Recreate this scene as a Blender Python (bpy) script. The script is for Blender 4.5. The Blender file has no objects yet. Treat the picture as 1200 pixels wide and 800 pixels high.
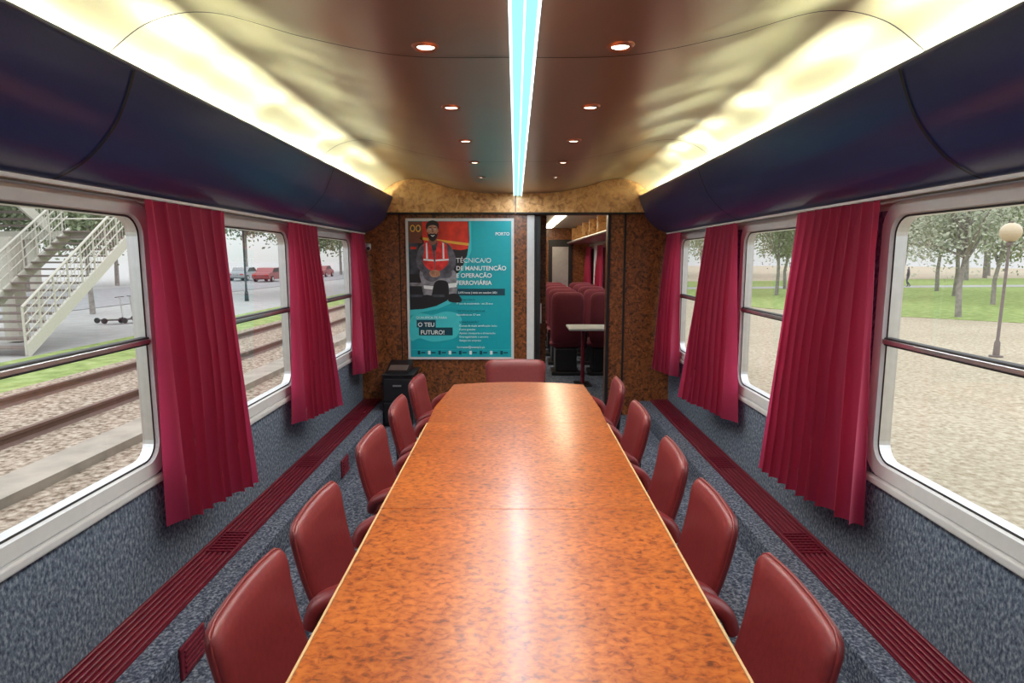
import bpy, bmesh, math, random
from mathutils import Vector, Matrix
random.seed(7)
S = bpy.context.scene
S.view_settings.view_transform = 'Standard'

# ------------------------------------------------------------------ materials
def newmat(name):
    m = bpy.data.materials.new(name); m.use_nodes = True
    nt = m.node_tree; b = nt.nodes['Principled BSDF']
    return m, nt, b
def N(nt, t, **kw):
    n = nt.nodes.new(t)
    for k, v in kw.items():
        if k in n.inputs: n.inputs[k].default_value = v
        else: setattr(n, k, v)
    return n
def coords(nt, scale=(1,1,1), kind='Object'):
    tc = N(nt, 'ShaderNodeTexCoord'); mp = N(nt, 'ShaderNodeMapping')
    mp.inputs['Scale'].default_value = scale
    nt.links.new(tc.outputs[kind], mp.inputs['Vector'])
    return mp.outputs['Vector']
def c4(c): return (c[0], c[1], c[2], 1)
def plain(name, col, rough=.5, metal=0, var=.12, scale=20, bump=0, coat=0, spec=.5, stretch=(1,1,1)):
    m, nt, b = newmat(name)
    v = coords(nt, stretch)
    n = N(nt, 'ShaderNodeTexNoise', Scale=scale, Detail=4)
    nt.links.new(v, n.inputs['Vector'])
    r = N(nt, 'ShaderNodeValToRGB')
    r.color_ramp.elements[0].position = .3; r.color_ramp.elements[1].position = .7
    r.color_ramp.elements[0].color = c4([x*(1-var) for x in col])
    r.color_ramp.elements[1].color = c4([min(1, x*(1+var)) for x in col])
    nt.links.new(n.outputs['Fac'], r.inputs['Fac'])
    nt.links.new(r.outputs['Color'], b.inputs['Base Color'])
    b.inputs['Roughness'].default_value = rough; b.inputs['Metallic'].default_value = metal
    b.inputs['Coat Weight'].default_value = coat
    b.inputs['Coat Roughness'].default_value = .12
    b.inputs['Specular IOR Level'].default_value = spec
    if bump:
        bp = N(nt, 'ShaderNodeBump', Strength=bump, Distance=.01)
        nt.links.new(n.outputs['Fac'], bp.inputs['Height']); nt.links.new(bp.outputs['Normal'], b.inputs['Normal'])
    return m
def multi(name, scale, stops, rough=.5, detail=6, bump=0, coat=0, metal=0, stretch=(1,1,1), dist=0, spec=.5, big=None, crough=.15):
    m, nt, b = newmat(name)
    v = coords(nt, stretch)
    n = N(nt, 'ShaderNodeTexNoise', Scale=scale, Detail=detail, Distortion=dist, Roughness=.6)
    nt.links.new(v, n.inputs['Vector'])
    r = N(nt, 'ShaderNodeValToRGB')
    e = r.color_ramp.elements
    e[0].position = stops[0][0]; e[0].color = c4(stops[0][1])
    e[1].position = stops[-1][0]; e[1].color = c4(stops[-1][1])
    for p, c in stops[1:-1]:
        x = e.new(p); x.color = c4(c)
    nt.links.new(n.outputs['Fac'], r.inputs['Fac'])
    out = r.outputs['Color']
    if big:
        n2 = N(nt, 'ShaderNodeTexNoise', Scale=big[0], Detail=3)
        nt.links.new(v, n2.inputs['Vector'])
        r2 = N(nt, 'ShaderNodeValToRGB')
        r2.color_ramp.elements[0].position = .35; r2.color_ramp.elements[1].position = .65
        r2.color_ramp.elements[0].color = c4(big[1]); r2.color_ramp.elements[1].color = c4(big[2])
        nt.links.new(n2.outputs['Fac'], r2.inputs['Fac'])
        mx = N(nt, 'ShaderNodeMix', data_type='RGBA', blend_type='MULTIPLY')
        mx.inputs[0].default_value = 1
        nt.links.new(out, mx.inputs[6]); nt.links.new(r2.outputs['Color'], mx.inputs[7])
        out = mx.outputs[2]
    nt.links.new(out, b.inputs['Base Color'])
    b.inputs['Roughness'].default_value = rough; b.inputs['Metallic'].default_value = metal
    b.inputs['Coat Weight'].default_value = coat; b.inputs['Coat Roughness'].default_value = crough
    b.inputs['Specular IOR Level'].default_value = spec
    if bump:
        bp = N(nt, 'ShaderNodeBump', Strength=bump, Distance=.01)
        nt.links.new(n.outputs['Fac'], bp.inputs['Height']); nt.links.new(bp.outputs['Normal'], b.inputs['Normal'])
    return m
def emis(name, col, st):
    m = bpy.data.materials.new(name); m.use_nodes = True; nt = m.node_tree
    nt.nodes.clear(); e = N(nt, 'ShaderNodeEmission'); o = N(nt, 'ShaderNodeOutputMaterial')
    e.inputs['Color'].default_value = c4(col); e.inputs['Strength'].default_value = st
    nt.links.new(e.outputs[0], o.inputs[0]); return m

M_burl = multi('burl_table', 50, [(.33, (.14,.024,.004)), (.43, (.33,.068,.009)), (.54, (.46,.118,.015)), (.75, (.58,.18,.03))], rough=.34, coat=.4, crough=.2, dist=.5, stretch=(.8,1.15,1), big=(5, (.78,.72,.64), (1,1,1)))
M_burl_dark = multi('burl_wall_dark', 24, [(.35, (.045,.014,.005)), (.5, (.20,.064,.018)), (.62, (.30,.10,.029)), (.75, (.48,.19,.058))], rough=.35, coat=.3, dist=1.2)
M_burl_gold = multi('burl_wall_gold', 16, [(.33, (.32,.14,.04)), (.5, (.64,.34,.12)), (.72, (.82,.54,.25))], rough=.4, coat=.2, dist=1.0)
M_carpet = multi('floor_carpet_blue', 75, [(.36, (.032,.042,.068)), (.5, (.095,.112,.155)), (.66, (.26,.29,.35))], rough=.95, detail=3, bump=.4, spec=.1)
M_wallcarpet = multi('wall_carpet_blue', 80, [(.34, (.05,.07,.11)), (.5, (.135,.17,.23)), (.66, (.30,.35,.42))], rough=.95, detail=4, bump=.3, spec=.1, stretch=(1,1,.6))
M_navy = plain('navy_laminate', (.018,.033,.135), rough=.30, var=.08, scale=150, bump=.012, coat=.15)
M_black = plain('black_plastic', (.012,.012,.014), rough=.35)
M_seam = plain('seam_black', (.01,.01,.01), rough=.6)
M_white = plain('window_frame_white', (.66,.67,.67), rough=.35, var=.04)
M_alu = plain('aluminium', (.6,.6,.6), rough=.3, metal=.9, var=.06)
M_rub = plain('rubber_gasket', (.03,.03,.03), rough=.6)
M_lea = plain('burgundy_leather', (.175,.021,.023), rough=.38, var=.10, scale=60, bump=.06, spec=.5)
M_lea2 = plain('maroon_seat_cloth', (.15,.018,.035), rough=.8, var=.10, scale=60)
M_burg = plain('burgundy_metal', (.15,.008,.022), rough=.4, var=.1)
M_edge = plain('table_edge_beech', (.60,.40,.20), rough=.4)
M_cream = plain('cream_panel', (.6,.57,.48), rough=.5, var=.05)
M_roof = plain('roof_shell', (.3,.3,.3), rough=.7)
M_tube = emis('cove_tube_glow', (1,.955,.66), 60)
M_led = emis('led_strip_glow', (.30,.78,1), 1.5)
M_ledw = emis('led_edge_glow', (.80,.97,1), 3.2)
M_spot = emis('downlight_glow', (1,.86,.66), 9)
M_ring = plain('downlight_ring_copper', (.6,.28,.16), rough=.3, metal=.8)

# ceiling: satin metallic laminate, dim centre and bright coves of the lighting painted into its colour
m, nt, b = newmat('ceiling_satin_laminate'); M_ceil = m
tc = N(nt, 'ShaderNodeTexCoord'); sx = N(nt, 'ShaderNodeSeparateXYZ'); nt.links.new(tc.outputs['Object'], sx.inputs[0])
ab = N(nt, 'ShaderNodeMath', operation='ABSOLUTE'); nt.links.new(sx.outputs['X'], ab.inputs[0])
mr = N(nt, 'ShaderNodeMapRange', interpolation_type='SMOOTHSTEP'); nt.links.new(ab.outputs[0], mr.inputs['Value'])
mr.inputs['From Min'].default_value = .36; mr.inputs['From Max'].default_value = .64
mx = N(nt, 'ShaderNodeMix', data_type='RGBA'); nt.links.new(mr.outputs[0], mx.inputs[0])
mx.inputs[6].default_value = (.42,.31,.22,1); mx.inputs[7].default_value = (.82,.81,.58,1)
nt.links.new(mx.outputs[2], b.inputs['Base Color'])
b.inputs['Metallic'].default_value = .6; b.inputs['Roughness'].default_value = .31
nz = N(nt, 'ShaderNodeTexNoise', Scale=2.4, Detail=.5); nt.links.new(tc.outputs['Object'], nz.inputs['Vector'])
bp = N(nt, 'ShaderNodeBump', Distance=.05); nt.links.new(nz.outputs['Fac'], bp.inputs['Height']); nt.links.new(bp.outputs['Normal'], b.inputs['Normal'])
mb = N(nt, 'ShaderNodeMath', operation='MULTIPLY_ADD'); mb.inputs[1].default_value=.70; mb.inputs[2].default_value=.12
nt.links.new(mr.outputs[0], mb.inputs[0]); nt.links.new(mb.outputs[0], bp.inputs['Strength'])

# curtain
m, nt, b = newmat('curtain_crimson'); M_cur = m
b.inputs['Base Color'].default_value = (.37,.018,.075,1); b.inputs['Roughness'].default_value = .7
b.inputs['Sheen Weight'].default_value = .3
n = N(nt, 'ShaderNodeTexNoise', Scale=200); nt.links.new(coords(nt), n.inputs['Vector'])
bp = N(nt, 'ShaderNodeBump', Strength=.15, Distance=.002); nt.links.new(n.outputs['Fac'], bp.inputs['Height']); nt.links.new(bp.outputs['Normal'], b.inputs['Normal'])
tr = N(nt, 'ShaderNodeBsdfTranslucent'); tr.inputs['Color'].default_value = (.82,.06,.19,1)
ms = N(nt, 'ShaderNodeMixShader'); ms.inputs[0].default_value = .34
o = nt.nodes['Material Output']
nt.links.new(b.outputs[0], ms.inputs[1]); nt.links.new(tr.outputs[0], ms.inputs[2]); nt.links.new(ms.outputs[0], o.inputs[0])

# glass
m = bpy.data.materials.new('window_glass'); m.use_nodes = True; nt = m.node_tree; nt.nodes.clear(); M_glass = m
t = N(nt, 'ShaderNodeBsdfTransparent'); t.inputs['Color'].default_value = (.95,.95,.94,1)
g = N(nt, 'ShaderNodeBsdfGlossy'); g.inputs['Roughness'].default_value = .02
lw = N(nt, 'ShaderNodeLayerWeight', Blend=.5); pw = N(nt, 'ShaderNodeMath', operation='POWER'); pw.inputs[1].default_value = 4
nt.links.new(lw.outputs['Facing'], pw.inputs[0])
ml = N(nt, 'ShaderNodeMath', operation='MULTIPLY_ADD'); ml.inputs[1].default_value = .7; ml.inputs[2].default_value = .06
nt.links.new(pw.outputs[0], ml.inputs[0])
ms = N(nt, 'ShaderNodeMixShader'); o = N(nt, 'ShaderNodeOutputMaterial')
nt.links.new(ml.outputs[0], ms.inputs[0]); nt.links.new(t.outputs[0], ms.inputs[1]); nt.links.new(g.outputs[0], ms.inputs[2]); nt.links.new(ms.outputs[0], o.inputs[0])

# exterior
M_gravel = multi('plaza_gravel', 14, [(.33, (.26,.21,.14)), (.5, (.37,.32,.235)), (.67, (.48,.43,.33))], rough=.9, detail=10, spec=.1, big=(.25, (.88,.88,.86), (1,1,1)))
M_ballast = multi('track_ballast', 14, [(.36, (.12,.085,.06)), (.5, (.29,.23,.175)), (.66, (.45,.385,.31))], rough=.95, detail=10, spec=.1)
M_conc = plain('concrete', (.30,.26,.21), rough=.9, var=.2, scale=3)
M_rail = plain('rusty_rail', (.11,.055,.036), rough=.6, scale=8)
M_grass = multi('lawn_grass', 3, [(.35, (.17,.22,.075)), (.5, (.235,.30,.10)), (.65, (.31,.37,.155))], rough=.95, detail=8, spec=.1)
M_asph = plain('asphalt', (.25,.25,.25), rough=.9, var=.15, scale=2)
M_pave = plain('pavement', (.33,.325,.31), rough=.9, var=.1, scale=2)
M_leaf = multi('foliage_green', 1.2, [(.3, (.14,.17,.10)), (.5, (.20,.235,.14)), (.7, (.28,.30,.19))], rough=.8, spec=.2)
M_leaf2 = multi('foliage_pale', 1.0, [(.3, (.30,.33,.235)), (.7, (.40,.41,.30))], rough=.8, spec=.2)  # outdoor haze painted in as a paler leaf colour
M_bark = plain('bark', (.26,.235,.21), rough=.9, var=.25, scale=6)  # bark lightened too, haze carried by its colour
M_steelw = plain('painted_steel_cream', (.50,.48,.41), rough=.5, var=.05)
M_step = plain('stair_tread_brown', (.19,.155,.135), rough=.8)
M_globe = plain('globe_opal', (.50,.40,.26), rough=.3, var=.03)
M_pole = plain('pole_rust_grey', (.16,.13,.115), rough=.6)

# ------------------------------------------------------------------ builder
def catmull(pts, n=6, closed=False):
    out = []; L = len(pts); pts = [Vector(p) for p in pts]
    rng = range(L) if closed else range(L-1)
    for i in rng:
        if closed: p0, p1, p2, p3 = pts[(i-1)%L], pts[i], pts[(i+1)%L], pts[(i+2)%L]
        else: p0, p1, p2, p3 = pts[max(i-1,0)], pts[i], pts[i+1], pts[min(i+2,L-1)]
        for k in range(n):
            t = k/n
            out.append(.5*((2*p1)+(p2-p0)*t+(2*p0-5*p1+4*p2-p3)*t*t+(3*p1-p0-3*p2+p3)*t**3))
    if not closed: out.append(pts[-1])
    return out
class B:
    def __init__(s): s.v=[]; s.f=[]; s.mi=[]; s.sm=[]; s.mats=[]
    def add(s, verts, faces, mat, smooth=False, M=None):
        if mat not in s.mats: s.mats.append(mat)
        k = s.mats.index(mat); o = len(s.v)
        for p in verts:
            p = Vector(p)
            s.v.append(tuple(M@p if M else p))
        for f in faces:
            s.f.append(tuple(i+o for i in f)); s.mi.append(k); s.sm.append(smooth)
    def box(s, x0,x1,y0,y1,z0,z1, mat, bev=0, M=None, seg=2):
        bm = bmesh.new(); bmesh.ops.create_cube(bm, size=1)
        for v in bm.verts:
            v.co = Vector(((x0+x1)/2+v.co.x*(x1-x0), (y0+y1)/2+v.co.y*(y1-y0), (z0+z1)/2+v.co.z*(z1-z0)))
        if bev: bmesh.ops.bevel(bm, geom=bm.edges[:], offset=bev, segments=seg, profile=.5, affect='EDGES')
        bm.verts.index_update()
        s.add([v.co.copy() for v in bm.verts], [[v.index for v in f.verts] for f in bm.faces], mat, False, M); bm.free()
    def tube(s, pts, r, mat, seg=10, smooth=True, M=None, ry=1, cap=True):
        pts = [Vector(p) for p in pts]; n = len(pts)
        rr = r if isinstance(r, (list, tuple)) else [r]*n
        vs=[]; fs=[]
        for i, p in enumerate(pts):
            d = (pts[min(i+1,n-1)]-pts[max(i-1,0)]).normalized()
            up = Vector((0,0,1)) if abs(d.z) < .95 else Vector((0,1,0))
            a = d.cross(up).normalized(); c = a.cross(d).normalized()
            for k in range(seg):
                t = 2*math.pi*k/seg
                vs.append(p + a*math.cos(t)*rr[i]*ry + c*math.sin(t)*rr[i])
        for i in range(n-1):
            for k in range(seg):
                fs.append((i*seg+k, i*seg+(k+1)%seg, (i+1)*seg+(k+1)%seg, (i+1)*seg+k))
        s.add(vs, fs, mat, smooth, M)
        if cap:
            s.add(vs[:seg], [tuple(range(seg))], mat, False, M); s.add(vs[-seg:], [tuple(range(seg))], mat, False, M)
    def sphere(s, c, r, mat, sc=(1,1,1), M=None, seg=16):
        bm = bmesh.new(); bmesh.ops.create_uvsphere(bm, u_segments=seg, v_segments=seg//2+2, radius=r)
        bm.verts.index_update()
        s.add([Vector((v.co.x*sc[0]+c[0], v.co.y*sc[1]+c[1], v.co.z*sc[2]+c[2])) for v in bm.verts],
              [[v.index for v in f.verts] for f in bm.faces], mat, True, M); bm.free()
    def extr(s, prof, y0, y1, mat, smooth=False, closed=False, ny=1, caps=False):
        n = len(prof); vs=[]; fs=[]
        for j in range(ny+1):
            y = y0+(y1-y0)*j/ny
            for p in prof: vs.append((p[0], y, p[1]))
        for j in range(ny):
            for i in range(n if closed else n-1):
                k = (i+1)%n
                fs.append((j*n+i, j*n+k, (j+1)*n+k, (j+1)*n+i))
        s.add(vs, fs, mat, smooth)
        if caps:
            s.add(vs[:n], [tuple(range(n))], mat); s.add(vs[-n:], [tuple(range(n))], mat)
    def pillow(s, w, h, t, r, mat, fn, n=12, p=4, pw=.5):
        def per(u, v):
            m_ = max(abs(u), abs(v))
            if m_ < 1e-6: return 0, 0, 0
            U, V = u/m_*w/2, v/m_*h/2
            cx, cy = max(-w/2+r, min(w/2-r, U)), max(-h/2+r, min(h/2-r, V))
            d = Vector((U-cx, V-cy))
            if abs(U) > w/2-r and abs(V) > h/2-r and d.length > 0: d = d.normalized()*r; U, V = cx+d.x, cy+d.y
            return U*m_, V*m_, m_
        vs=[]; fs=[]; idx={}
        for sd in (1, -1):
            for i in range(n+1):
                for j in range(n+1):
                    u = math.sin((2*i/n-1)*math.pi/2); v = math.sin((2*j/n-1)*math.pi/2)
                    a, b_, m_ = per(u, v)
                    edge = i in (0, n) or j in (0, n)
                    key = (i, j, 0 if edge else sd)
                    if key in idx: continue
                    c = 0 if edge else sd*t/2*max(0, (1-m_**p))**pw
                    idx[key] = len(vs); vs.append(fn(a, b_, c))
        g = lambda i, j, sd: idx[(i, j, 0 if (i in (0, n) or j in (0, n)) else sd)]
        for sd in (1, -1):
            for i in range(n):
                for j in range(n):
                    f = (g(i,j,sd), g(i+1,j,sd), g(i+1,j+1,sd), g(i,j+1,sd))
                    fs.append(f if sd == 1 else f[::-1])
        s.add(vs, fs, mat, True)
    def done(s, name, world=True, loc=None, normals=True):
        me = bpy.data.meshes.new(name)
        if world:
            xs=[p[0] for p in s.v]; ys=[p[1] for p in s.v]; zs=[p[2] for p in s.v]
            L = loc or ((min(xs)+max(xs))/2, (min(ys)+max(ys))/2, min(zs))
            vv = [(p[0]-L[0], p[1]-L[1], p[2]-L[2]) for p in s.v]
        else: L = loc or (0,0,0); vv = s.v
        me.from_pydata(vv, [], s.f)
        for m_ in s.mats: me.materials.append(m_)
        me.polygons.foreach_set('material_index', s.mi); me.polygons.foreach_set('use_smooth', s.sm)
        if normals:
            bm = bmesh.new(); bm.from_mesh(me); bmesh.ops.recalc_face_normals(bm, faces=bm.faces[:]); bm.to_mesh(me); bm.free()
        me.update()
        o = bpy.data.objects.new(name, me); o.location = L; S.collection.objects.link(o); return o
def dup(o, name, loc, rz=0, sc=1):
    d = bpy.data.objects.new(name, o.data); d.location = loc; d.rotation_euler = (0,0,rz); d.scale = (sc,)*3
    S.collection.objects.link(d); return d

# ------------------------------------------------------------------ shell
YB, YE, YF = -1.6, 6.2, 13.2
WX = 1.57; WT = .05
GW = [(-.10,.95), (1.55,2.6), (3.2,4.25), (4.85,5.85), (7.9,8.95), (9.55,10.6), (11.2,12.25)]
GZ0, GZ1 = .73, 1.78
for side, nm in ((-1,'wall_left'), (1,'wall_right')):
    b = B(); x0, x1 = sorted((side*WX, side*(WX+WT)))
    b.box(x0,x1,YB,YF,0,GZ0-.02,M_wallcarpet)
    b.box(x0,x1,YB,YF,GZ1+.02,2.6,M_cream)
    ys = [YB]
    for a, c in GW: ys += [a-.02, c+.02]
    ys.append(YF)
    for i in range(0, len(ys), 2): b.box(x0,x1,ys[i],ys[i+1],GZ0-.02,GZ1+.02,M_wallcarpet)
    b.done(nm, loc=(side*WX, 2, 0))
b = B(); b.box(-1.67,1.67,YB-.1,YF+.1,-.1,0,M_carpet); b.done('floor')
b = B(); b.box(-1.7,1.7,YB-.1,YF+.1,2.6,2.66,M_roof); b.done('roof')
b = B(); b.box(-1.67,1.67,YB-.1,YB,0,2.6,M_burl_dark); b.done('wall_back')
b = B(); b.box(-1.67,1.67,YF,YF+.1,0,2.6,M_burl_dark); b.done('wall_far')

half = catmull([(0,2.235,0),(.35,2.24,0),(.66,2.295,0),(.954,2.37,0),(1.15,2.345,0),(1.30,2.245,0),(1.40,2.16,0),(1.56,2.13,0)], 8)
half = [(p.x,p.y) for p in half]
prof = [(-x,z) for x,z in half[::-1]]+half[1:]
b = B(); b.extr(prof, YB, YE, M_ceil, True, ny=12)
for ys_ in (-.05, 2.05, 4.15):
    b.extr([(x,z-.003) for x,z in prof], ys_-.003, ys_+.003, M_seam)
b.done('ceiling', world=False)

# end wall with door opening
DX0, DX1, DZ = .20, .915, 2.03
b = B()
b.box(-WX,DX0,YE,YE+.1,0,2.6,M_burl_dark); b.box(DX1,WX,YE,YE+.1,0,2.6,M_burl_dark); b.box(DX0,DX1,YE,YE+.1,DZ,2.6,M_burl_dark)
b.box(1.08,1.10,YE-.01,YE,0,2.04,M_seam); b.box(-1.16,-1.15,YE-.004,YE,0,2.04,M_seam)
b.done('wall_end')
vp = [(x,z-.004) for x,z in prof if abs(x) < 1.36]
for sgn, nmz in ((-1,'trim_1'),(1,'trim_2')):
    pp = [q for q in vp if q[0]*sgn >= .004]
    pp = pp if sgn > 0 else pp[::-1]
    poly = [(sgn*.005, 2.235-.004)]+pp+[(pp[-1][0],2.05),(sgn*.005,2.05)]
    b = B(); b.extr(poly, YE-.08, YE-.001, M_burl_gold, closed=True, caps=True)
    b.box(min(sgn*.005,sgn*1.36), max(sgn*.005,sgn*1.36), YE-.078, YE-.001, 2.035, 2.05, M_seam)
    b.done(nmz)
b = B()
b.box(DX0-.085,DX0-.012,YE-.03,YE-.001,0,DZ-.002,M_white,.006)
b.box(DX0-.012,DX0+.0,YE-.02,YE-.001,0,DZ-.002,M_rub)
b.box(DX1,DX1+.03,YE-.02,YE-.001,0,DZ-.002,M_black,.004)
b.box(DX0-.1,DX1+.04,YE-.03,YE-.001,DZ,DZ+.03,M_black,.004)
b.box(DX0+.002,DX0+.05,YE+.001,YE+.07,.01,DZ-.01,M_black,.004)
b.tube([(DX0+.055,YE+.02,.95),(DX0+.055,YE+.02,1.15)],.01,M_alu)
b.done('door_1')

# air duct bins
low = catmull([(1.565,1.85,0),(1.49,1.856,0),(1.378,1.915,0),(1.285,2.01,0),(1.235,2.10,0),(1.2,2.19,0)],6)
low = [(p.x,p.y) for p in low]
bin_prof = low+[(1.203,2.205),(1.215,2.212),(1.228,2.205),(1.25,2.10),(1.565,2.09)]
for side in (-1,1):
    b = B(); P = [(side*x,z) for x,z in bin_prof]
    b.extr(P, YB+.01, YE-.002, M_navy, True, closed=True, ny=1)
    b.add([(p[0],YB+.01,p[1]) for p in P],[tuple(range(len(P)))],M_navy); b.add([(p[0],YE-.002,p[1]) for p in P],[tuple(range(len(P)))],M_navy)
    for ys_ in (-.05, 2.02, 4.15):
        off = [(side*(x-.004),z-.003) for x,z in low]
        b.extr(off, ys_-.005, ys_+.005, M_seam)
    b.done('overhead_duct')
    b = B(); y = YB+.05
    while y < YE-.2:
        y2 = min(y+1.15, YE-.04)
        b.tube([(side*1.30,y,2.125),(side*1.30,y2,2.125)],.014,M_tube,8); b.box(side*1.30-.02,side*1.30+.02,y2,min(y2+.08,YE-.01),2.10,2.14,M_white)
        y = y2+.10
    b.done('cove_fluorescent_lamp')

# led strip
b = B()
b.box(-.018,.062,YB+.1,YE-.085,2.218,2.234,M_white)
b.box(-.010,.054,YB+.1,YE-.086,2.210,2.218,M_led)
b.box(-.018,-.010,YB+.1,YE-.086,2.206,2.218,M_ledw); b.box(.054,.062,YB+.1,YE-.086,2.206,2.218,M_ledw)
b.box(.020,.025,YB+.1,YE-.086,2.208,2.210,M_ledw)
b.done('led_ceiling_light')
la = bpy.data.lights.new('led_ceiling_lamp','AREA'); la.shape='RECTANGLE'; la.size=.07; la.size_y=7.4; la.energy=48; la.color=(.90,.96,1)
lo = bpy.data.objects.new('led_ceiling_lamp',la); lo.location=(.022,2.3,2.203); S.collection.objects.link(lo)
# downlights
b = B()
def ring(b, r0, r1, z0, z1, mat, seg=28):
    vs=[]; fs=[]
    for k in range(seg):
        t = 2*math.pi*k/seg; c, s_ = math.cos(t), math.sin(t)
        vs += [(r0*c,r0*s_,z0),((r0+r1)/2*c,(r0+r1)/2*s_,z1),(r1*c,r1*s_,z0+.006)]
    for k in range(seg):
        a = k*3; c = ((k+1)%seg)*3
        fs += [(a,c,c+1,a+1),(a+1,c+1,c+2,a+2)]
    b.add(vs,fs,mat,True)
ring(b,.026,.044,-.002,-.008,M_ring)
b.add([(.027*math.cos(2*math.pi*k/24),.027*math.sin(2*math.pi*k/24),-.001) for k in range(24)],[tuple(range(24))],M_spot)
b.tube([(0,0,-.001),(0,0,.02)],.034,M_black,16,cap=False)
dl = b.done('recessed_downlight', world=False, loc=(-.272,1.21,2.2355), normals=False)
sl = bpy.data.lights.new('downlight_beam','SPOT'); sl.energy=19; sl.spot_size=math.radians(155); sl.spot_blend=1; sl.color=(1,.87,.72); sl.shadow_soft_size=.03
for k in range(0,6):
    for x in (-.272,.316):
        if not (k == 0 and x < 0): dup(dl,'recessed_downlight',(x,1.21+.75*k,2.2355))
        so = bpy.data.objects.new('downlight_beam',sl); so.location=(x,1.21+.75*k,2.222); S.collection.objects.link(so)

# windows
def rrect(y0,y1,z0,z1,r,n=7):
    out=[]
    for cy,cz,a0 in ((y1-r,z1-r,0),(y0+r,z1-r,90),(y0+r,z0+r,180),(y1-r,z0+r,270)):
        for k in range(n+1):
            t = math.radians(a0+90*k/n); out.append((cy+r*math.cos(t),cz+r*math.sin(t)))
    return out
def ringx(b, outer, inner, xo, xi, mat):
    n = len(outer); vs = [(xo,y,z) for y,z in outer]+[(xi,y,z) for y,z in inner]
    b.add(vs,[(i,(i+1)%n,n+(i+1)%n,n+i) for i in range(n)],mat)
wn = 0
for side in (-1,1):
    for (a,c) in GW:
        wn += 1; b = B(); X = side*WX
        O = rrect(a-.060,c+.060,GZ0-.060,GZ1+.060,.12); O2 = rrect(a-.052,c+.052,GZ0-.052,GZ1+.052,.112)
        I = rrect(a,c,GZ0,GZ1,.085); I2 = rrect(a+.004,c-.004,GZ0+.004,GZ1-.004,.082); I3 = rrect(a+.012,c-.012,GZ0+.012,GZ1-.012,.075)
        ringx(b,O,O,X+side*.01,X-side*.010,M_white); ringx(b,O,O2,X-side*.010,X-side*.016,M_white)
        ringx(b,O2,I,X-side*.016,X-side*.012,M_white); ringx(b,I,I2,X-side*.012,X+side*.004,M_white)
        ringx(b,I2,I3,X+side*.004,X+side*.006,M_rub); ringx(b,I3,I3,X+side*.006,X+side*(WT+.004),M_alu)
        ringx(b,O,I3,X+side*(WT+.002),X+side*(WT+.004),M_alu)
        b.add([(X+side*.02,y,z) for y,z in I3],[tuple(range(len(I3)))],M_glass)
        q = sorted((X-side*.008,X+side*.030)); b.box(q[0],q[1],a+.006,c-.006,1.235,1.27,M_rub,.005)
        q = sorted((X-side*.013,X-side*.003)); b.box(q[0],q[1],a+.006,c-.006,1.243,1.262,M_alu,.003)
        q = sorted((X-side*.028,X-side*.001)); b.box(q[0],q[1],a-.08,c+.08,GZ0-.095,GZ0-.061,M_white,.008)
        b.done('window_%d'%wn)
# heater ledge, grille
for side, nm in ((-1,'left'),(1,'right')):
    b = B(); q = sorted((side*1.27,side*1.569)); b.box(q[0],q[1],YB,YE,0.001,.15,M_carpet,.006); b.done('baseboard_'+nm)
    b = B(); q = sorted((side*1.385,side*1.566)); b.box(q[0],q[1],YB+.01,YE-.01,.151,.158,M_burg)
    for k in range(7):
        x = side*(1.39+k*.026); q = sorted((x,x+side*.015)); b.box(q[0],q[1],YB+.01,YE-.01,.158,.172,M_burg,.003,seg=1)
    for k in range(6):
        y = -.9+k*1.25
        q = sorted((side*1.40,side*1.52)); 
        for j in range(8): b.box(q[0],q[1],y+j*.03,y+j*.03+.014,.170,.176,M_burg)
    b.done('heater_grille')
for (sd,y) in ((-1,2.22),(-1,4.39),(1,4.5),(1,.6)):
    b = B(); X = sd*1.27; q = sorted((X-sd*.012,X)); b.box(q[0],q[1],y-.09,y+.09,.012,.142,M_burg,.004)
    for j in range(5):
        q = sorted((X-sd*.018,X-sd*.010)); b.box(q[0],q[1],y-.07,y+.07,.03+j*.021,.04+j*.021,M_burg,.002)
    b.done('floor_vent_plate')

# curtains
def curtain(side, yt0,yt1,yb0,yb1, zb=.47, seed=0, xt=1.485, xb0=1.47, xb1=1.35, folds=7):
    rnd = random.Random(seed); nu, nv = folds*12, 26; vs=[]; fs=[]
    ph = [rnd.uniform(-.5,.5) for _ in range(folds+2)]; am = [rnd.uniform(.7,1.3) for _ in range(folds+2)]
    for j in range(nv+1):
        t = j/nv
        for i in range(nu+1):
            u = i/nu; k = u*folds; ki = int(k); fr_ = k-ki
            p_ = ph[ki]*(1-fr_)+ph[ki+1]*fr_; a_ = am[ki]*(1-fr_)+am[ki+1]*fr_
            te = t**.7
            y = (yt0+(yt1-yt0)*u)*(1-te)+(yb0+(yb1-yb0)*u)*te
            base = xt*(1-t)+(xb0+(xb1-xb0)*u)*t
            amp = (.022+.036*t)*a_
            th = 2*math.pi*(k+p_*.6*t)
            x = base - amp*math.sin(th) - .02*math.sin(math.pi*min(1,t*1.2))*math.sin(u*math.pi)
            y += .012*math.sin(2*th+1)*(.4+t)
            z = 1.835+(zb-1.835)*t + .012*math.sin(th)*t*t
            x = min(x,1.528)
            vs.append((side*x,y,z))
    for j in range(nv):
        for i in range(nu):
            o_ = j*(nu+1)+i; fs.append((o_,o_+1,o_+nu+2,o_+nu+1))
    b = B(); b.add(vs,fs,M_cur,True)
    return b.done('curtain', normals=False)
curtain(-1, 2.50,3.18, 2.54,3.00, .46, 1)
curtain(1, 2.56,3.30, 2.52,3.24, .46, 2, folds=9)
curtain(-1, 4.08,4.66, 4.04,4.50, .50, 3)
curtain(1, 4.18,4.85, 4.10,4.80, .50, 4, folds=8)
curtain(-1, 5.65,6.08, 5.62,6.02, .53, 5, xb1=1.38, folds=6)
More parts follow.
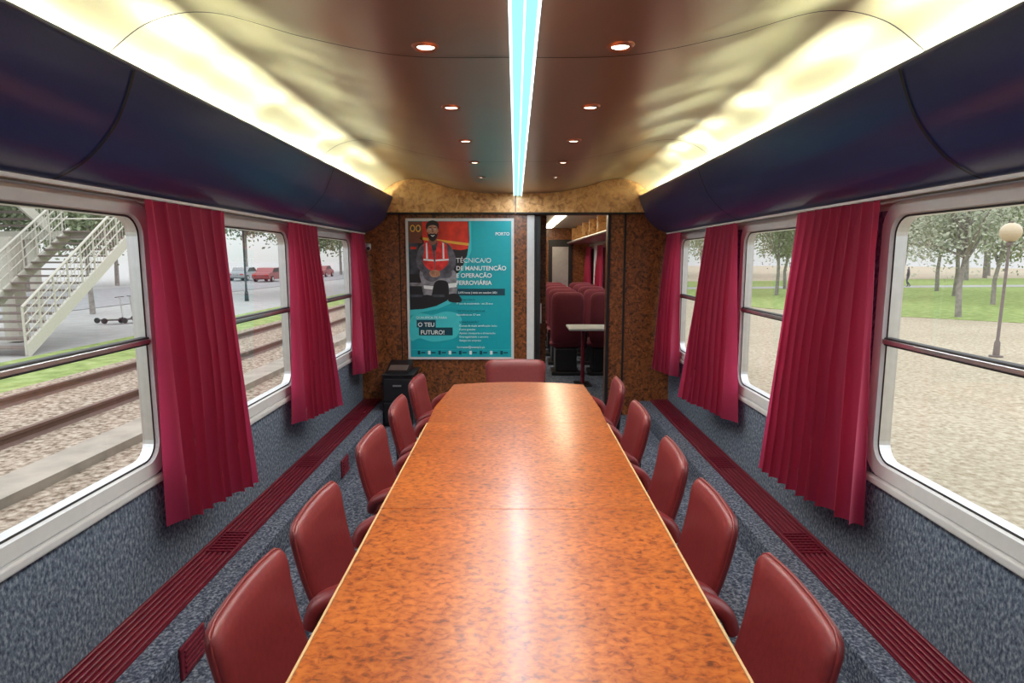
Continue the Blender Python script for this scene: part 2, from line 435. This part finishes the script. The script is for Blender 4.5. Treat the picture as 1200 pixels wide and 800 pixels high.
curtain(1, 5.62,6.10, 5.60,6.02, .52, 6, xb1=1.38, folds=6)
curtain(-1, .98,1.42, .98,1.40, .47, 7); curtain(1, .98,1.40, .98,1.38, .47, 8)
for sd in (1,-1):
    for y in (9.0,10.65,12.35): curtain(sd, y,y+.55,y,y+.5,.6,int(y*7), folds=6, xb1=1.44)
for side in (-1,1):
    b = B(); q = sorted((side*1.475,side*1.495)); b.box(q[0],q[1],YB+.02,YE-.09,1.838,1.85,M_white); b.done('curtain_rail')

# ------------------------------------------------------------------ table
b = B()
TL, TR = -.465, .484
for i,(a,c) in enumerate(((.93,2.038),(2.042,3.168))):
    b.box(TL,TR,a,c,.705,.738,M_burl,.002,seg=1)
    b.box(TL-.006,TL,a,c,.703,.7385,M_edge); b.box(TR,TR+.006,a,c,.703,.7385,M_edge)
A0, A1 = -.425, .470
end = [(TL,3.172),(TR,3.172),(TR+.008,3.5),(A1,4.17)]+[((A0+A1)/2+(A1-A0)/2*q, 4.17+.09*(1-q*q)) for q in [(1-k/10) for k in range(1,20)]]+[(A0,4.17),(TL-.008,3.5)]
n = len(end)
b.add([(x,y,.738) for x,y in end]+[(x,y,.705) for x,y in end],[tuple(range(n)),tuple(range(2*n-1,n-1,-1))],M_burl)
b.add([(x,y,.738) for x,y in end]+[(x,y,.705) for x,y in end],[(i,(i+1)%n,n+(i+1)%n,n+i) for i in range(n)],M_edge)
for y in (1.3,2.3,3.3,3.9):
    b.box(-.10,.10,y-.12,y+.12,.05,.70,M_burl_dark,.01); b.box(-.14,.14,y-.22,y+.22,.0,.05,M_black,.01)
b.box(-.06,.06,1.1,4.0,.62,.70,M_black)
b.done('conference_table')

# ------------------------------------------------------------------ chairs
def build_chair():
    b = B()
    b.pillow(.46,.46,.10,.09,M_lea,lambda a,c,t:(a,c,.435+t+.012*(a/.23)**2*(1 if t>0 else 0)),n=14,p=5,pw=.45)
    b.box(-.19,.19,-.19,.19,.375,.395,M_black,.008)
    def fn(a,c,t):
        k = (c+.19)/.38
        wf = .86+.14*min(1,k*1.1)
        y = a*wf
        x = -.175-.095*k - .015*math.sin(k*math.pi) + .28*a*a
        z = .625+c - .16*a*a*k
        return (x+t, y, z)
    W_,H_,r = .42,.38,.045
    b.pillow(W_,H_,.055,r,M_lea,fn,n=18,p=9,pw=.45)
    pts=[]
    for k in range(64):
        th = 2*math.pi*k/64; cu, su = math.cos(th), math.sin(th)
        q = max(abs(cu),abs(su)); U, V = cu/q*W_/2, su/q*H_/2
        cx, cy = max(-W_/2+r,min(W_/2-r,U)), max(-H_/2+r,min(H_/2-r,V)); d = Vector((U-cx,V-cy))
        if d.length > 0 and abs(U)>W_/2-r and abs(V)>H_/2-r: d = d.normalized()*r; U,V = cx+d.x,cy+d.y
        pts.append(fn(U,V,0))
    pts.append(pts[0]); b.tube(pts,.005,M_lea,6,cap=False)
    b.tube([(-.05,0,.385),(-.20,0,.39),(-.235,0,.44),(-.245,0,.60)],.016,M_black,8,ry=2.2)
    for sy in (-1,1):
        arm = catmull([(-.20,sy*.225,.54),(-.17,sy*.245,.60),(-.07,sy*.255,.64),(.05,sy*.25,.645),(.125,sy*.245,.61)],5)
        n = len(arm); b.tube(arm,[.014+.013*math.sin(math.pi*min(1,i/(n-1)*1.0)) for i in range(n)],M_lea,10,ry=1.5)
        b.tube(catmull([(.10,sy*.245,.625),(.10,sy*.245,.50),(.05,sy*.235,.41),(0,sy*.18,.385)],4),.012,M_black,8)
    b.tube([(0,0,.11),(0,0,.38)],.025,M_black,12); b.tube([(0,0,.07),(0,0,.14)],.04,M_black,12)
    for k in range(5):
        t = 2*math.pi*k/5+.3; c,s_ = math.cos(t), math.sin(t)
        b.tube([(0,0,.105),(.14*c,.14*s_,.095),(.25*c,.25*s_,.07)],[.024,.019,.013],M_black,8)
        M = Matrix.Translation((.255*c,.255*s_,.03))@Matrix.Rotation(t,4,'Z')
        b.tube([(0,-.018,0),(0,.018,0)],.029,M_black,12,M=M); b.tube([(0,0,.0),(0,0,.045)],.008,M_alu,6,M=M)
    return b.done('conference_chair', world=False, loc=(-.40,1.42,0))
ch = build_chair()
for y in (1.93,2.70,3.36,4.02): dup(ch,'conference_chair',(-.40,y,0),random.uniform(-.05,.05))
for x,y in ((.425,1.40),(.41,1.98),(.41,2.52),(.41,3.22),(.41,3.93)): dup(ch,'conference_chair',(x,y,0),math.pi+random.uniform(-.05,.05))
hd = dup(ch,'conference_chair',(0.0,4.50,0),-math.pi/2); hd.scale=(1,1.12,1)

# ------------------------------------------------------------------ cabinet etc
b = B()
b.box(-1.262,-.98,5.72,6.12,.02,.50,M_black,.01)
b.box(-1.25,-.99,5.705,5.72,.05,.24,M_black,.006); b.box(-1.25,-.99,5.705,5.72,.26,.47,M_black,.006)
b.box(-1.16,-1.08,5.69,5.705,.40,.415,M_alu); b.box(-1.16,-1.08,5.69,5.705,.19,.205,M_alu)
b.box(-1.265,-.96,5.70,6.13,.50,.515,M_black,.004)
for x in (-1.21,-1.01):
    for y in (5.76,6.08): b.tube([(x,y,0),(x,y,.03)],.02,M_black,10)
b.add([(-1.24,5.76,.515),(-1.02,5.76,.515),(-1.02,6.05,.515),(-1.24,6.05,.515),(-1.24,5.76,.53),(-1.02,5.76,.53),(-1.02,6.05,.60),(-1.24,6.05,.60)],[(0,1,2,3),(4,5,6,7),(0,1,5,4),(1,2,6,5),(2,3,7,6),(3,0,4,7)],M_black)
b.add([(-1.22,5.80,.541),(-1.04,5.80,.541),(-1.04,5.92,.57),(-1.22,5.92,.57)],[(0,1,2,3)],M_alu)
b.done('black_cabinet')
b = B(); b.box(-1.50,-1.44,YE-.03,YE-.001,1.70,1.75,M_white,.008); b.tube([(-1.47,YE-.03,1.725),(-1.44,YE-.13,1.70)],.024,M_white,12); b.tube([(-1.44,YE-.13,1.70),(-1.437,YE-.14,1.697)],.017,M_black,12)
b.done('security_camera')

# ------------------------------------------------------------------ poster
def flat(name,col,r=.45,var=.03,scale=20): return plain(name,col,rough=r,var=var,scale=scale)
P_teal=flat('print_teal',(.0,.36,.43)); P_teal2=flat('print_teal_light',(.05,.55,.60)); P_dkt=flat('print_dark_teal',(.0,.05,.08)); P_red=flat('print_red',(.60,.03,.015),var=.4,scale=8)
P_red2=flat('print_vest_red',(.68,.035,.03),var=.35,scale=18); P_blk=flat('print_black',(.012,.012,.015)); P_wht=flat('print_white',(.80,.84,.84)); P_skin=flat('print_skin',(.46,.23,.14),var=.35,scale=25)
P_skin2=flat('print_skin_shadow',(.28,.12,.07)); P_gry=flat('print_grey',(.05,.055,.07),var=.5,scale=15); P_gry2=flat('print_grey_light',(.24,.24,.27),var=.5,scale=18); P_yel=flat('print_yellow',(.75,.42,.05)); P_brn=flat('print_brown',(.16,.05,.03))
P_sh=flat('print_sleeve',(.10,.10,.125),var=.5,scale=18)
PX0, PX1, PZ0, PZ1 = -1.085, -.02, .59, 1.99
PY = YE-.035
def pc(px,py): return (PX0+(px-476)*(PX1-PX0)/125, PZ1-(py-256)*(PZ1-PZ0)/165)
b = B()
b.box(PX0-.005,PX1+.005,PY,YE-.002,PZ0-.005,PZ1+.005,M_white,.004)
def shape(pts, lay, mat, smooth=True, n=5):
    q = catmull([(x,y,0) for x,y in pts],n,True) if smooth else [Vector((x,y,0)) for x,y in pts]
    vs=[]
    for p in q:
        X,Z = pc(p.x,p.y); vs.append((X,PY-.0008*lay,Z))
    b.add(vs,[tuple(range(len(vs)))],mat)
R = lambda x0,y0,x1,y1: [(x0,y0),(x1,y0),(x1,y1),(x0,y1)]
shape(R(478.5,258.5,598.5,418.5),1,P_teal,False)
shape([(479,259),(549,259),(550,275),(549,292),(546,305),(538,318),(532,330),(530,345),(522,356),(508,359),(495,362),(479,362)],2,P_blk,False)
shape([(492,259),(548,259),(549.5,274),(549,290),(540,292),(520,290),(497,284),(494,272)],3,P_red,False)
shape([(493,277),(549,284),(549,287),(493,280)],4,P_yel,False)
shape(R(479,259,495,284),4,P_brn,False)
for cx in (484,490.5):
    shape([(cx+3*math.cos(t*.785),267+4.2*math.sin(t*.785)) for t in range(8)],5,P_yel); shape([(cx+1.8*math.cos(t*.785),267+2.8*math.sin(t*.785)) for t in range(8)],6,P_gry)
shape(R(479,284,490,320),3,P_gry,False); shape(R(481,288,488,291),5,P_red,False)
shape(R(479,330,494,334),3,P_gry2,False); shape(R(479,344,520,347),3,P_gry,False)
shape([(549,259),(552,259),(552,292),(546,310),(536,323),(534,340),(528,354),(512,361),(497,364),(479,369),(479,362),(495,361),(510,357.5),(523,351),(529,338),(531,326),(541,312),(547,298),(550,280)],6,P_teal2,False)
# seated man: thighs forward, boots, torso, vest, arms, head
shape([(494,312),(506,309),(522,311),(532,316),(535,326),(534,344),(526,345),(524,330),(515,327),(508,331),(504,346),(496,346),(493,330),(491,320)],7,P_gry2)
shape([(497,314),(507,311),(521,313),(529,318),(526,324),(515,325),(505,329),(496,324)],7.5,P_sh)
shape([(524.5,331),(534.5,330),(534.3,335),(525.3,336)],8,P_wht,False); shape([(495.5,333),(507,334),(506,338),(496,337)],8,P_wht,False)
shape([(495,345),(504,345),(510,351),(508,355),(494,356),(491,352)],8,P_blk); shape([(525,344),(534,343),(540,349),(538,353),(525,352)],8,P_blk)
shape([(492,290),(499,283),(507,281),(516,281.5),(525,285),(530,292),(529,305),(526,316),(512,319),(498,317),(493,306)],9,P_sh)
shape([(496,286),(503,282),(506,290),(508,302),(508,316),(497,315),(495.5,303)],10,P_red2); shape([(512,281.5),(521,284),(526,291),(525,306),(525,315),(511,317),(510,303),(510,291)],10,P_red2)
shape([(496,302),(508,303),(508,305),(496,304)],11,P_wht,False); shape([(510,303),(525.5,302),(525.5,304),(510,305)],11,P_wht,False)
shape([(499,284),(500.8,283.4),(501.3,302),(499,302)],11,P_wht,False); shape([(518.4,283.2),(520.2,284),(520.6,302),(518.5,302)],11,P_wht,False)
shape([(504,281),(509,287),(513,281),(511,292),(507,292)],11,P_gry,False)
shape([(495,286),(490,292),(487.5,303),(489,312),(495,318),(504,321),(506,317),(499,312),(495,304),(497,293)],12,P_sh)
shape([(525,286),(531,293),(534,304),(531,314),(520,321),(513,322),(512,318),(520,313),(526,305),(524,295)],12,P_sh)
shape([(503,317),(508,315),(514,316.5),(515,321),(510,323.5),(504,322)],13,P_skin)
for k in range(4): shape([(506+k*2,316.8),(507.0+k*2,317),(507.2+k*2,322),(506.4+k*2,322)],14,P_skin2,False)
shape([(503.5,276),(511,276),(511.5,283),(507.5,286),(503,283)],12,P_skin2)
shape([(501,269),(501,262.5),(504.5,259.8),(509,259.8),(513,262.5),(513.2,270),(511.5,277),(507.3,281),(503,277.5)],14,P_skin)
shape([(500.3,270),(499.6,263.5),(502.5,259.2),(508,257.9),(513,259.8),(514.7,264),(513.8,270),(512.6,265.5),(509.5,263.4),(504.5,263.6),(501.8,266)],15,P_blk)
shape([(501,270.5),(502.5,273.6),(505,272.8),(507.3,273.2),(509.7,272.8),(512,273.6),(513.1,270.5),(512.2,277.5),(507.3,282),(502.6,278)],15,P_blk)
shape([(504.8,274.5),(507.3,275.2),(509.8,274.5),(507.3,276.6)],16,P_wht)
for ex in (504.3,510.2):
    shape([(ex-1.2,268),(ex,267.3),(ex+1.2,268),(ex,268.8)],16,P_wht); shape([(ex-.5,268),(ex,267.5),(ex+.5,268),(ex,268.7)],17,P_blk); shape(R(ex-1.5,265.7,ex+1.5,266.4),16,P_blk,False)
shape([(506.8,267.5),(507.9,267.5),(508.6,271.4),(507.3,272),(506.1,271.4)],16,P_skin2,False)
shape([(500.2,268),(501,267.5),(501.3,271),(500.6,271)],15,P_skin); shape([(513.2,267.5),(514.2,268),(513.8,271),(513,271)],15,P_skin)
shape([(479,373),(490,366),(505,368),(520,364),(534,366),(540,374),(536,390),(528,397),(505,400),(490,396),(479,398)],3,P_teal2)
shape(R(486.5,374,509,383),5,P_dkt,False); shape(R(489,383,529,392.5),5,P_dkt,False)
shape(R(534,337,591,345),4,P_dkt,False)
shape(R(479,409.5,598,409.8),4,P_teal2,False)
shape(R(479,404,598.5,418.5),2,P_teal,False)
for k in range(9):
    x = 487+k*12.3; shape([(x,411),(x+3,411),(x+3,415.5),(x,415.5)],5,P_wht if k%2 else P_dkt,False); shape(R(x+4,412.5,x+9,414),5,P_dkt,False)
poster = b.done('framed_poster', normals=True)
def txt(s_, px, py, size, mat=P_wht, bold=0, lay=18):
    cu = bpy.data.curves.new('poster_text','FONT'); cu.body = s_; cu.size = size; cu.offset = bold; cu.materials.append(mat)
    o = bpy.data.objects.new('poster_text',cu); S.collection.objects.link(o)
    X,Z = pc(px,py); o.parent = poster
    o.location = Vector((X,PY-.0008*lay,Z))-Vector(poster.location); o.rotation_euler = (math.pi/2,0,0)
txt('TÉCNICA/O',534,306.5,.066); txt('DE MANUTENÇÃO',534,315.3,.0585,bold=.0012); txt('E OPERAÇÃO',534,323.8,.0585,bold=.0012); txt('FERROVIÁRIA',534,332.3,.0585,bold=.0012)
txt('2.075 horas | início em outubro 2021',536,342.6,.026,bold=.0004); txt('PORTO',580,275,.042,bold=.001)
for i,(s_,big) in enumerate([('DESTINATÁRIOS',1),('9º ano de escolaridade - até 25 anos',0),('',0),('CERTIFICAÇÃO ESCOLAR',1),('Equivalência ao 12º ano',0),('',0),('QUALIFICAÇÃO',1),('Cursos de dupla certificação: bolsa',0),('Curso gratuito',0),('Apoios: transporte e alimentação',0),('Empregabilidade e carreira',0),('Estágio em empresa',0)]):
    txt(s_,534 if i<6 else 537,351+i*4.4,.025 if i<6 else .027,P_dkt if big else P_wht)
txt('QUALIFICA-TE PARA',486,372.5,.034,P_wht); txt('O TEU',488,381.8,.058,bold=.0012); txt('FUTURO!',491,391,.058,bold=.0012); txt('formacao@exemplo.pt',534,407.5,.03)

# ------------------------------------------------------------------ next saloon
b = B(); b.box(-WX+.001,WX-.001,YE+.101,YF-.001,2.24,2.27,M_cream); b.done('ceiling_saloon')
b = B(); b.box(-WX+.001,.36,7.25,7.33,0,2.24,M_burl_dark); b.box(1.42,WX-.001,7.25,7.33,0,2.24,M_burl_dark); b.done('wall_partition')
b = B(); b.box(.70,1.2,YF-.06,YF-.001,0,2.0,M_black,.01); b.box(.78,1.12,YF-.07,YF-.06,1.0,1.85,M_alu); b.done('door_2')
b = B()
b.pillow(.46,.46,.13,.08,M_lea2,lambda a,c,t:(c,a,.44+t),n=10)
b.pillow(.44,.72,.12,.10,M_lea2,lambda a,c,t:(-.24-.10*(c+.36)/.72+t,a,.80+c),n=12)
b.box(-.18,.18,-.15,.15,.05,.38,M_black,.02); b.box(-.2,.2,-.2,.2,0,.05,M_black,.01)
for sy in (-1,1): b.box(-.24,.18,sy*.235-.02,sy*.235+.02,.60,.65,M_burg,.015); b.box(-.05,.05,sy*.235-.02,sy*.235+.02,.35,.60,M_black,.005)
seat = b.done('train_seat', world=False, loc=(.70,8.55,0)); seat.rotation_euler = (0,0,math.pi/2)
for r_,yy in enumerate((8.55,9.4,10.25,11.1,11.95)):
    for x in (.70,1.22):
        if r_==0 and x<1: continue
        dup(seat,'train_seat',(x,yy,0),math.pi/2)
b = B(); b.box(.66,1.50,7.5,8.0,.72,.75,M_white,.01); b.tube([(.86,7.75,0),(.86,7.75,.72)],.025,M_burg,12); b.box(.76,.96,7.6,7.9,0,.02,M_black,.005); b.done('saloon_table')
b = B(); b.box(1.1,1.56,7.4,YF-.1,1.90,1.93,M_burg,.01); b.tube([(1.1,7.4,1.93),(1.1,YF-.1,1.93)],.02,M_alu,8)
for k in range(6): b.box(1.12,1.54,7.6+k*.95,7.63+k*.95,1.93,2.2,M_burl_gold)
b.done('luggage_rack')
M_sal = emis('saloon_lamp_glow',(1,.85,.6),14)
b = B(); b.box(.6,.75,7.4,YF-.3,2.225,2.239,M_sal); b.done('saloon_ceiling_lamp')
b = B(); b.box(-.75,-.6,7.4,YF-.3,2.225,2.239,M_sal); b.done('saloon_ceiling_lamp')

# ------------------------------------------------------------------ exterior
G = -.70
def patch(name, pts, z, mat):
    b = B(); n=len(pts); b.add([(x,y,z) for x,y in pts]+[(x,y,z-.02) for x,y in pts],[tuple(range(n))]+[(i,(i+1)%n,n+(i+1)%n,n+i) for i in range(n)],mat); return b.done(name)
patch('ground',[(-300,-100),(300,-100),(300,400),(-300,400)],G-.04,M_pave)
patch('ballast_bed',[(-8.9,-60),(0,-60),(0,200),(-8.9,200)],G,M_ballast)
patch('gravel_plaza',[(0.0,-60),(120,-60),(120,200),(0.0,200)],G,M_gravel)
patch('grass_verge',[(-11.5,-60),(-8.9,-60),(-8.9,200),(-11.5,200)],G+.0,M_grass)
patch('road',[(-32,-60),(-20,-60),(-20,200),(-32,200)],G-.01,M_asph)
patch('park_lawn',[(9.5,37),(11.7,28.5),(15,25),(18.4,22),(30,14),(70,0),(120,30),(120,90),(9.2,60)],G+.02,M_grass)
patch('park_path',[(9.2,46),(120,62),(120,66),(9.2,49)],G+.03,M_pave)
b = B(); b.box(-5.25,-4.75,-60,200,G,G+.10,M_conc); b.done('concrete_kerb')
for x in (-6.3,-8.0):
    b = B(); b.extr([(x-.07,G),(x+.07,G),(x+.02,G+.04),(x+.02,G+.10),(x+.04,G+.11),(x+.04,G+.15),(x-.04,G+.15),(x-.04,G+.11),(x-.02,G+.10),(x-.02,G+.04)],-60,200,M_rail,closed=True,caps=True); b.done('railway_rail')
b = B()
def flight(b,x0,x1,y0,z0,dr,n=17,rise=.185,run=.27):
    for k in range(n):
        ya, yb = y0+dr*k*run, y0+dr*(k+1)*run
        b.box(x0,x1,min(ya,yb)-.02,max(ya,yb),z0+(k+1)*rise-.05,z0+(k+1)*rise,M_step)
    L = n*run; H = n*rise
    for x in (x0,x1):
        b.add([(x-.04,y0,z0-.1),(x+.04,y0,z0-.1),(x+.04,y0,z0+.25),(x-.04,y0,z0+.25),(x-.04,y0+dr*L,z0+H-.25),(x+.04,y0+dr*L,z0+H-.25),(x+.04,y0+dr*L,z0+H+.1),(x-.04,y0+dr*L,z0+H+.1)],
              [(0,1,2,3),(4,5,6,7),(0,1,5,4),(1,2,6,5),(2,3,7,6),(3,0,4,7)],M_steelw)
        for hh in (.45,.7,.95,1.15):
            b.tube([(x,y0,z0+hh),(x,y0+dr*L,z0+H+hh)],.035 if hh>1 else .018,M_steelw,6)
        for k in range(0,n+1,2): b.tube([(x,y0+dr*k*run,z0+k*rise),(x,y0+dr*k*run,z0+k*rise+1.15)],.03,M_steelw,6)
        for k in range(0,n*2): b.tube([(x,y0+dr*k*run/2,z0+k*rise/2+.1),(x,y0+dr*k*run/2,z0+k*rise/2+1.1)],.009,M_steelw,4)
    return y0+dr*L, z0+H
yt,zt = flight(b,-13.8,-11.8,14.6,G,1)
b.box(-16.6,-11.8,yt,yt+2.0,zt-.2,zt,M_steelw)
for hh in (.5,.85,1.15):
    b.tube([(-11.8,yt,zt+hh),(-11.8,yt+2,zt+hh)],.025,M_steelw,6); b.tube([(-11.8,yt+2,zt+hh),(-16.6,yt+2,zt+hh)],.025,M_steelw,6)
for k in range(9): b.tube([(-11.8,yt+k*.25,zt),(-11.8,yt+k*.25,zt+1.15)],.012,M_steelw,5)
for x in (-11.95,-16.4):
    b.box(x-.12,x+.12,yt+1.7,yt+1.94,G,zt-.2,M_steelw)
y2,z2 = flight(b,-16.4,-14.4,yt,zt,-1)
b.box(-16.6,-10,y2-2.4,y2,z2-.25,z2,M_steelw)
b.box(-15.2,-14.75,y2-1.4,y2-.95,G,z2,M_steelw); b.box(-14.3,-13.9,17.0,17.4,G,2.2,M_steelw)
b.done('footbridge_staircase')
def tree(name,x,y,h,spread,seed,leaf,trunk_h=.38,nl=1700,ls=.22):
    rnd = random.Random(seed); b = B()
    th = h*trunk_h; tips=[]
    b.tube([(0,0,0),(rnd.uniform(-.1,.1),0,th*.5),(rnd.uniform(-.2,.2),rnd.uniform(-.2,.2),th),(0,0,h*.75)],[h*.018,h*.015,h*.012,h*.006],M_bark,8)
    for k in range(11):
        a = rnd.uniform(0,6.28); z0 = th*rnd.uniform(.8,1.5); r_ = spread*rnd.uniform(.4,.95); z1 = z0+h*rnd.uniform(.08,.4)
        p1 = (r_*.5*math.cos(a),r_*.5*math.sin(a),(z0+z1)/2+.1); p2 = (r_*math.cos(a),r_*math.sin(a),z1)
        b.tube([(0,0,z0),p1,p2],[h*.009,h*.006,h*.003],M_bark,6); tips.append(p2); tips.append(p1)
    tips.append((0,0,h*.85))
    vs=[]; fs=[]
    for i in range(nl):
        t = rnd.choice(tips); R_ = spread*.40
        p = Vector(t)+Vector((rnd.gauss(0,R_*.6),rnd.gauss(0,R_*.6),rnd.gauss(0,R_*.5)))
        u = Vector((rnd.gauss(0,1),rnd.gauss(0,1),rnd.gauss(0,1))).normalized(); w = u.orthogonal().normalized(); s_ = ls*rnd.uniform(.6,1.3)
        o_ = len(vs); vs += [p-u*s_-w*s_*.1,p-w*s_*.6,p+u*s_,p+w*s_*.6]; fs.append((o_,o_+1,o_+2,o_+3))
    b.add(vs,fs,leaf)
    return b.done(name,world=False,loc=(x,y,G-.02),normals=False)
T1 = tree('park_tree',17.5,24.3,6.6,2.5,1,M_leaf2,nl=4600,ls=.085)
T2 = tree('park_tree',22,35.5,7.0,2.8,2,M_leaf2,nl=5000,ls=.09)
T3 = tree('street_tree',-20,38,9,3.4,3,M_leaf,nl=6000,ls=.14)
rnd = random.Random(5)
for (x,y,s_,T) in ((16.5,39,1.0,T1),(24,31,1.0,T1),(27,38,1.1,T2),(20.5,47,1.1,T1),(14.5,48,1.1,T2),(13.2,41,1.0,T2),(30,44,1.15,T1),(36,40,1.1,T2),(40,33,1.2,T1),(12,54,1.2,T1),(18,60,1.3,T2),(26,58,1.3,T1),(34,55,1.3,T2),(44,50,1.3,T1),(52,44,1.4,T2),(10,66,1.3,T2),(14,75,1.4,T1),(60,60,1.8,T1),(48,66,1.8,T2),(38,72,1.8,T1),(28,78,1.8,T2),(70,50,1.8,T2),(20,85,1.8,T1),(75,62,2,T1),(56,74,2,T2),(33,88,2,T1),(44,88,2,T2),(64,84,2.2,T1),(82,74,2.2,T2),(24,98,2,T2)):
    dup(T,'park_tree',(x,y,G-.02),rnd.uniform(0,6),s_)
for (x,y,s_) in ((-18,26,.7),(-34,28,.9),(-35,32,1),(-35,37,1.1),(-35,44,1.1),(-35,54,1.2),(-35,66,1.3),(-15,55,1.0),(-14.5,44,.9),(-16,70,1.1),(-26,92,1.4),(-18,95,1.3),(-12,80,1.1),(-34,23,.9),(-38,25,1.1),(-40,35,1.3),(-12.5,38,.75),(-12.5,50,.8),(-38,48,1.3),(-36,60,1.4),(-34,78,1.4),(-30,110,1.7),(-20,115,1.7),(-12,110,1.5)):
    dup(T3,'street_tree',(x,y,G-.02),rnd.uniform(0,6),s_)
b = B()
b.tube([(0,0,0),(0,0,.35),(0,0,.4),(.04,0,2.62)],[.07,.06,.035,.03],M_pole,10); b.tube([(.04,0,2.6),(.04,0,2.68)],.07,M_pole,12)
b.sphere((.04,0,2.90),.22,M_globe); b.tube([(.04,0,3.10),(.04,0,3.15)],.04,M_pole,10); b.tube([(0,0,0),(0,0,.04)],.14,M_pole,12)
gl = b.done('globe_street_lamp',world=False,loc=(11.35,14.4,G))
dup(gl,'globe_street_lamp',(15.5,33,G+.02)); dup(gl,'globe_street_lamp',(33,30,G+.02))
b = B(); b.tube([(0,0,0),(0,0,.5),(0,0,.55),(0,0,4.6)],[.12,.10,.06,.045],M_black,10); b.tube([(0,0,4.6),(0,0,4.65)],.2,M_black,10); b.tube([(0,0,4.65),(0,0,5.1)],[.12,.22],M_globe,6); b.tube([(0,0,5.1),(0,0,5.3)],[.26,.02],M_black,6)
lp = b.done('lantern_street_lamp',world=False,loc=(-14.9,34,G-.02)); dup(lp,'lantern_street_lamp',(-14.9,60,G-.02))
def car(name,x,y,mat,rz):
    b = B(); body = [(-2.1,.35),(-2.12,.7),(-1.95,.88),(-1.2,.95),(-.75,1.38),(.55,1.42),(1.25,.98),(1.95,.86),(2.12,.6),(2.1,.35),(1.7,.25),(-1.7,.25)]
    cab = [(-1.12,.97),(-.72,1.33),(.50,1.37),(1.12,.99)]
    M = Matrix.Rotation(math.pi/2,4,'Z')
    def ex(pr,w,mm):
        n=len(pr); vs=[(p[0],-w,p[1]) for p in pr]+[(p[0],w,p[1]) for p in pr]
        b.add(vs,[tuple(range(n)),tuple(range(2*n-1,n-1,-1))]+[(i,(i+1)%n,n+(i+1)%n,n+i) for i in range(n)],mm,M=M)
    ex(body,.84,mat); ex(cab,.85,M_black)
    for wx in (-1.3,1.3):
        for wy in (-.82,.82): b.tube([(wx,wy-.1,.31),(wx,wy+.1,.31)],.31,M_rub,18,M=M); b.tube([(wx,wy-.11,.31),(wx,wy+.11,.31)],.18,M_alu,12,M=M)
    for wy in (-.6,.6): b.box(-2.14,-2.08,wy-.15,wy+.15,.62,.74,P_red,M=M); b.box(2.08,2.14,wy-.15,wy+.15,.58,.70,M_white,M=M)
    o = b.done(name,world=False,loc=(x,y,G)); o.rotation_euler=(0,0,rz)
P_car=plain('car_paint_red',(.28,.07,.07),rough=.3); P_car2=plain('car_paint_silver',(.33,.34,.35),rough=.3)
car('car',-25.2,63,P_car,0); car('car',-29,66,P_car2,0); car('car',-25,80,P_car,0)
b = B()
b.box(-.45,.35,-.08,.08,.10,.14,M_black,.02); b.tube([(.45,0,.12),(.38,0,.95)],.022,M_alu,8); b.tube([(.38,-.24,.95),(.38,.24,.95)],.014,M_black,8)
b.tube([(.35,0,.12),(.45,0,.22)],.03,M_black,8)
for wx in (-.5,.5): b.tube([(wx,-.025,.10),(wx,.025,.10)],.10,M_rub,14)
b.box(-.1,.1,-.082,.082,.141,.146,M_leaf,.001)
sc = b.done('electric_scooter',world=False,loc=(-14.6,22.0,G-.01))
for k in range(4): dup(sc,'electric_scooter',(-14.4+.35*k,22.2+.3*k,G-.01),.25*k+.9)
def person(name,x,y,rz):
    V = [(0,0,.92),(0,0,1.15),(0,0,1.40),(0,0,1.50),(0,.01,1.62),(.19,0,1.40),(.24,.02,1.13),(.22,.12,.88),(-.19,0,1.40),(-.24,-.02,1.13),(-.22,.08,.88),(.10,0,.88),(.11,.10,.48),(.11,-.02,.07),(.11,.14,.04),(-.10,0,.88),(-.11,.05,.48),(-.11,-.22,.10),(-.11,-.10,.04)]
    E = [(0,1),(1,2),(2,3),(3,4),(2,5),(5,6),(6,7),(2,8),(8,9),(9,10),(0,11),(11,12),(12,13),(13,14),(0,15),(15,16),(16,17),(17,18)]
    Rr = [.15,.14,.16,.06,.10,.065,.045,.03,.065,.045,.03,.09,.065,.04,.035,.09,.065,.04,.035]
    me = bpy.data.meshes.new(name); me.from_pydata(V,E,[]); o = bpy.data.objects.new(name,me); S.collection.objects.link(o)
    o.modifiers.new('skin','SKIN')
    for i,r_ in enumerate(Rr): me.skin_vertices[0].data[i].radius=(r_,r_*.8)
    me.skin_vertices[0].data[0].use_root=True
    o.modifiers.new('sub','SUBSURF').levels=1; me.materials.append(P_sh); o.location=(x,y,G+.03); o.rotation_euler=(0,0,rz)
try: person('pedestrian',32,50.5,.8)
except Exception as e: print('person',e)

# ------------------------------------------------------------------ world, camera
w = bpy.data.worlds.new('overcast'); S.world = w; w.use_nodes = True; nt = w.node_tree; bg = nt.nodes['Background']
tc = N(nt,'ShaderNodeTexCoord'); sp = N(nt,'ShaderNodeSeparateXYZ'); nt.links.new(tc.outputs['Generated'],sp.inputs[0])
r = N(nt,'ShaderNodeValToRGB'); r.color_ramp.elements[0].position=.0; r.color_ramp.elements[0].color=(.315,.33,.325,1); r.color_ramp.elements[1].position=.5; r.color_ramp.elements[1].color=(.90,.94,1,1)
nt.links.new(sp.outputs['Z'],r.inputs['Fac']); nt.links.new(r.outputs['Color'],bg.inputs['Color']); bg.inputs['Strength'].default_value=2.9
cam = bpy.data.cameras.new('camera'); co = bpy.data.objects.new('camera',cam); S.collection.objects.link(co)
cam.sensor_width=36; cam.lens=21.6; cam.clip_start=.03; cam.clip_end=800
co.location=(0,0,1.6); co.rotation_euler=(math.radians(90-7.67),0,math.radians(.32)); S.camera=co
